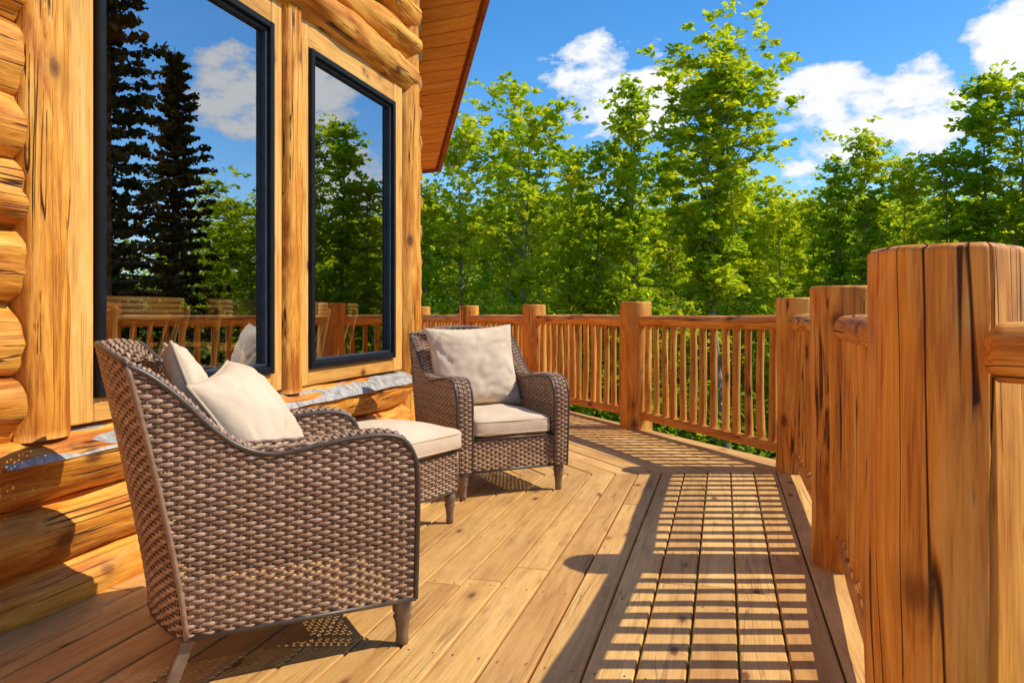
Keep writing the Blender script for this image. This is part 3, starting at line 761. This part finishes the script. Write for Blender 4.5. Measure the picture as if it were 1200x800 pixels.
def maple(seed,H=9.0,CR=1.7,nb=46,per=13,size=0.145,low=0.12,dens=1.0):
    rng=np.random.default_rng(seed); rd=random.Random(seed); V=[];F=[]
    tp=[];n=12; wx,wy=rd.uniform(-.3,.3),rd.uniform(-.3,.3)
    for i in range(n+1):
        u=i/n; tp.append(Vector((wx*math.sin(u*3)+0.10*noise.noise(Vector((seed,u*3,0))),wy*math.sin(u*2.4)+0.1*noise.noise(Vector((seed,u*3,5))),H*0.95*u)))
    limb(V,F,tp,[0.085*(1-u/n*0.93) for u in range(n+1)],8)
    def T(u): f=u*n;i=min(int(f),n-1); return tp[i].lerp(tp[i+1],f-i)
    C=[];Rr=[];Tn=[]
    for b in range(nb):
        u=low+(0.98-low)*((b+rd.random())/nb); az=b*2.4+rd.uniform(-.5,.5)
        shp=(math.sin(math.pi*min(1,(1-u)/(1-low)*0.93+0.07)**0.8))**0.6
        L=CR*shp*rd.uniform(.4,1.3)+0.2
        el=math.radians(rd.uniform(20,50)+u*25); p=T(u).copy(); d=Vector((math.cos(az)*math.cos(el),math.sin(az)*math.cos(el),math.sin(el)))
        m=6; pts=[p.copy()]
        for k in range(m):
            d=(d+Vector((rd.uniform(-.16,.16),rd.uniform(-.16,.16),rd.uniform(-.02,.12)))).normalized(); p=p+d*L/m; pts.append(p.copy())
        r0=0.032*(1-u*0.7); limb(V,F,pts,[r0*(1-k/m*0.85) for k in range(m+1)],4)
        ct=0.22+0.62*rd.random()
        for k in range(2,m+1):
            if rd.random()>dens: continue
            q=pts[k]
            for _ in range(3):
                o=Vector((rd.gauss(0,1),rd.gauss(0,1),rd.gauss(0,.6)))*0.28*L/1.5
                C.append(q+o); Rr.append(rd.uniform(.10,.28)); Tn.append(ct+rd.uniform(-.15,.15)+0.12*u)
    LV,LT=leaf_arrays(np.array([list(c) for c in C]),np.array(Rr),0.5,per,size,rng,np.array(Tn))
    return mk_veg('maple_tree',[list(v) for v in V],F,LV,LT,[M_bark,M_leaf])
def conifer(seed,H=13,R=2.0):
    rng=np.random.default_rng(seed); rd=random.Random(seed); V=[];F=[]
    tp=[Vector((0,0,H*i/10)) for i in range(11)]; limb(V,F,tp,[0.2*(1-i/10.5) for i in range(11)],8)
    C=[];Rr=[];Tn=[]
    for b in range(150):
        u=0.08+0.9*(b/150); az=b*2.4; L=R*(1-u)**0.75*rd.uniform(.5,1.25)+0.12; p=Vector((0,0,H*u)); d=Vector((math.cos(az),math.sin(az),0.25-0.5*(1-u)))
        pts=[p+d*L*k/5+Vector((0,0,0.12*L*(k/5)**2)) for k in range(6)]; limb(V,F,pts,[0.025*(1-k/6) for k in range(6)],4)
        for k in range(1,6):
            for _ in range(2):
                C.append(pts[k]+Vector((rd.gauss(0,.1),rd.gauss(0,.1),-0.06))*L); Rr.append(0.13+0.08*L*rd.random()); Tn.append(rd.random())
    LV,LT=leaf_arrays(np.array([list(c) for c in C]),np.array(Rr),0.55,14,0.14,rng,np.array(Tn),up=0.1)
    return mk_veg('conifer_tree',[list(v) for v in V],F,LV,LT,[M_bark,M_need])
GZ=-2.6
maples=[maple(11,9,1.5,40),maple(12,9,1.05,36,dens=.9),maple(13,9,1.7,44),maple(14,9,1.25,38,dens=.85),maple(15,9,1.75,48,low=0.45,per=17)]
def put(me,name,lat,dep,topz,rz=0,wide=1.0,baseH=9.0):
    o=bpy.data.objects.new(name,me); COL.objects.link(o); p=W(lat,dep); s=(topz-GZ)/baseH
    o.location=(p.x,p.y,GZ); o.rotation_euler=(0,0,rz); o.scale=(s*wide,s*wide,s); return o
rd=random.Random(3)
front=[(500,18,205,1),(540,18.5,135,0),(590,19,150,3),(622,17,108,2),(672,19,165,1),(708,18,160,3),(738,17.5,88,1),(785,19,180,0),(860,15.5,58,4),(910,20,240,2),(948,19,225,3),(980,18,180,1),(1015,17.5,145,1),(1058,18.5,180,0),(1105,17.5,170,3),(1150,17.5,85,1),(1190,17,72,3),(1240,17,200,2),(1290,16.5,215,3)]
for (u,d,v,k) in front:
    put(maples[k],'maple_tree',(u-600)/900*d,d,CAMH+(368-v)/900*d*0.97,rd.uniform(0,6.28),rd.uniform(.9,1.12))
for i in range(15):
    u=455+i*58+rd.uniform(-12,12); d=rd.uniform(21,28); v=rd.uniform(218,252)
    put(maples[rd.randrange(4)],'maple_tree',(u-600)/900*d,d,CAMH+(368-v)/900*d,rd.uniform(0,6.28),rd.uniform(1.4,1.8))
for (x_,y_,h,k) in ((7.6,17.8,3.6,2),(12,17.5,3.0,1),(15,11,2.0,2),(14,19,4.4,0),(11,9,1.0,0),(9.5,19.5,4.6,2)):
    o=bpy.data.objects.new('maple_tree',maples[k]); COL.objects.link(o); s=(h-GZ)/9; o.location=(x_,y_,GZ); o.scale=(s*1.5,s*1.5,s); o.rotation_euler=(0,0,rd.uniform(0,6))
con=[conifer(5,13,2.0),conifer(6,12,1.9)]
for (x_,y_,s,k) in ((8.9,14.4,1.1,0),(11.6,13.6,1.15,1),(8.6,16.3,0.86,1)):
    o=bpy.data.objects.new('conifer_tree',con[k]); COL.objects.link(o); o.location=(x_,y_,GZ); o.scale=(s,s,s)
rng=np.random.default_rng(9); C=[];Rr=[];Tn=[]
for i in range(1200):
    lat=rng.uniform(-6,13); dep=rng.uniform(14.5,22)
    if lat<-1.5: dep=rng.uniform(16.5,23)
    p=W(lat,dep); hh=0.6+2.6*rng.random()*(0.5+0.5*noise.noise(Vector((lat*0.5,dep*0.5,0)))+0.4)
    C.append((p.x,p.y,GZ+rng.uniform(0.1,1)*hh*1.35)); Rr.append(rng.uniform(.3,.65)); Tn.append(rng.uniform(.1,.9))
for i in range(400):
    y_=rng.uniform(-1,9); x_=rng.uniform(2.5,6)
    if y_>6: x_=rng.uniform(0.8,4)
    C.append((x_,y_,GZ+rng.uniform(0.1,1.3))); Rr.append(rng.uniform(.3,.6)); Tn.append(rng.uniform(.1,.8))
LV,LT=leaf_arrays(np.array(C),np.array(Rr),0.75,26,0.17,rng,np.array(Tn))
me=mk_veg('undergrowth',[],[],LV,LT,[M_bark,M_leaf2]); o=bpy.data.objects.new('undergrowth',me); COL.objects.link(o)
C=[];Rr=[];Tn=[]
for i in range(2000):
    lat=rng.uniform(-22,44); dep=rng.uniform(29,42); p=W(lat,dep); top=CAMH+128/900*dep+2.0*noise.noise(Vector((lat*0.3,dep*0.2,1)))
    C.append((p.x,p.y,GZ+rng.random()**0.6*(top-GZ))); Rr.append(rng.uniform(.6,1.2)); Tn.append(rng.uniform(.1,.9))
LV,LT=leaf_arrays(np.array(C),np.array(Rr),0.8,24,0.34,rng,np.array(Tn))
me=mk_veg('distant_forest',[],[],LV,LT,[M_bark,M_leaf2]); o=bpy.data.objects.new('distant_forest',me); COL.objects.link(o)

def terrain_mat(name,c1,c2,c3,sc):
    m,nt,out=newmat(name); L=nt.links; tc=N(nt,'ShaderNodeTexCoord')
    n=N(nt,'ShaderNodeTexNoise',i_Scale=sc,i_Detail=8.0,i_Roughness=0.7); L.new(tc.outputs['Object'],n.inputs['Vector'])
    c=ramp(nt,n.outputs[0],[(0.3,c1),(0.5,c2),(0.7,c3)]); p=N(nt,'ShaderNodeBsdfPrincipled',i_Roughness=0.95); p.inputs['Specular IOR Level'].default_value=0.1
    L.new(c,p.inputs['Base Color']); b=N(nt,'ShaderNodeBump',i_Strength=1.0,i_Distance=0.4); L.new(n.outputs[0],b.inputs['Height']); L.new(b.outputs[0],p.inputs['Normal'])
    L.new(p.outputs[0],out.inputs[0]); return m
mb=MB(); mb.add([(-1500,-1500,GZ),(1500,-1500,GZ),(1500,1500,GZ),(-1500,1500,GZ)],[(0,1,2,3)],0,smooth=False)
mb.obj('ground',[terrain_mat('grass_ground',(0.05,0.08,0.018),(0.09,0.14,0.03),(0.15,0.16,0.05),1.5)])
mb=MB(); V=[];F=[];nu,nv=150,26
for j in range(nv+1):
    for i in range(nu+1):
        lat=-200+560*i/nu; dep=170+90*j/nv; p=W(lat,dep)
        h=(30+ 8*math.sin(lat*0.012+0.6)+9*noise.noise(Vector((lat*0.01,2,0))))*math.sin(math.pi*0.5*min(1,j/nv*1.5))**0.8
        h+=2.6*noise.noise(Vector((lat*0.12,dep*0.12,0)))+1.6*noise.noise(Vector((lat*0.4,dep*0.4,0)))
        V.append((p.x,p.y,GZ-2+h))
for j in range(nv):
    for i in range(nu): a=j*(nu+1)+i; F.append((a,a+1,a+nu+2,a+nu+1))
mb.add(V,F,0)
mb.obj('forested_hill',[terrain_mat('hill_forest',(0.03,0.07,0.02),(0.07,0.13,0.03),(0.13,0.19,0.05),0.25)])

# ------------------------------------------------------------ light
EL=math.radians(48); AZ=math.radians(75)
sv=Vector((math.sin(AZ)*math.cos(EL),math.cos(AZ)*math.cos(EL),math.sin(EL)))
ld=bpy.data.lights.new('sun','SUN'); ld.energy=5.0; ld.angle=math.radians(0.5); ld.color=(1.0,0.93,0.79)
lo=bpy.data.objects.new('sun',ld); COL.objects.link(lo); lo.rotation_euler=(-sv).to_track_quat('-Z','Y').to_euler(); lo.location=(10,5,15)
w=bpy.data.worlds.new('World'); scene.world=w; w.use_nodes=True; nt=w.node_tree; nt.nodes.clear(); L=nt.links
out=nt.nodes.new('ShaderNodeOutputWorld'); bg=nt.nodes.new('ShaderNodeBackground'); bg.inputs[1].default_value=0.15
sky=nt.nodes.new('ShaderNodeTexSky'); sky.sky_type='NISHITA'; sky.sun_disc=False; sky.sun_elevation=EL; sky.sun_rotation=AZ; sky.air_density=1.0; sky.dust_density=0.3; sky.ozone_density=2.6; sky.altitude=600
hs=nt.nodes.new('ShaderNodeHueSaturation'); hs.inputs['Saturation'].default_value=1.34; hs.inputs['Value'].default_value=1.32; L.new(sky.outputs[0],hs.inputs['Color'])
tc=nt.nodes.new('ShaderNodeTexCoord')
mp=nt.nodes.new('ShaderNodeMapping'); mp.inputs['Scale'].default_value=(1,1,1.9); L.new(tc.outputs['Generated'],mp.inputs[0])
nz=N(nt,'ShaderNodeTexNoise',i_Scale=15.0,i_Detail=7.0,i_Roughness=0.6,i_Distortion=0.15); L.new(mp.outputs[0],nz.inputs['Vector'])
nrm=nt.nodes.new('ShaderNodeVectorMath'); nrm.operation='NORMALIZE'; L.new(tc.outputs['Generated'],nrm.inputs[0])
clouds=[(700,98,3.4,.95),(760,112,3.0,.9),(690,70,1.6,.5),(945,122,2.6,.9),(1000,138,3.6,1.05),(1070,130,3.4,1.05),(1195,50,3.0,1.0),(945,185,1.8,.8),(648,82,1.2,.6),(1110,105,1.6,.6)]
refl=[(385,105,2.8,.8),(400,212,3.2,1.0),(425,215,2.4,.9),(268,105,2.8,.9),(290,140,2.2,.8)]
mask=None
def addbump(vec,rad,amp):
    global mask
    dn=nt.nodes.new('ShaderNodeVectorMath'); dn.operation='DOT_PRODUCT'; L.new(nrm.outputs[0],dn.inputs[0]); dn.inputs[1].default_value=vec
    mr=N(nt,'ShaderNodeMapRange',interpolation_type='SMOOTHSTEP'); mr.inputs[1].default_value=math.cos(math.radians(rad*1.35)); mr.inputs[2].default_value=math.cos(math.radians(rad*0.25)); mr.inputs[3].default_value=0; mr.inputs[4].default_value=amp
    L.new(dn.outputs['Value'],mr.inputs[0])
    mask=mr.outputs[0] if mask is None else math_(nt,'MAXIMUM',mask,mr.outputs[0])
for (u,v,r_,a_) in clouds:
    p=W((u-600)/900,1.0); addbump(Vector((p.x,p.y,(368-v)/900)).normalized(),r_,a_)
for (u,v,r_,a_) in refl:
    p=W((u-600)/900,1.0); addbump(Vector((-p.x,p.y,(368-v)/900)).normalized(),r_,a_)
dens=math_(nt,'ADD',nz.outputs[0],math_(nt,'MULTIPLY',mask,0.34))
cf=ramp(nt,dens,[(0.65,0),(0.71,0.55),(0.79,1.0)])
cc=ramp(nt,dens,[(0.72,(5.4,5.8,6.3)),(0.84,(6.8,6.9,7.0))])
mx=mixc(nt,cf,hs.outputs[0],cc)
L.new(mx,bg.inputs[0]); L.new(bg.outputs[0],out.inputs[0])
try: w.cycles.sampling_method='MANUAL'; w.cycles.sample_map_resolution=256
except Exception as ex: print(ex)

# ------------------------------------------------------------ camera
cd=bpy.data.cameras.new('camera'); cam=bpy.data.objects.new('camera',cd); COL.objects.link(cam)
cd.sensor_width=36; cd.lens=27.0; cd.shift_y=-(400-368)/1200; cd.clip_start=0.05; cd.clip_end=4000
cam.location=(0,0,CAMH); cam.rotation_euler=(math.radians(90),0,TH); scene.camera=cam
scene.view_settings.view_transform='Standard'; scene.view_settings.look='None'; scene.view_settings.exposure=0
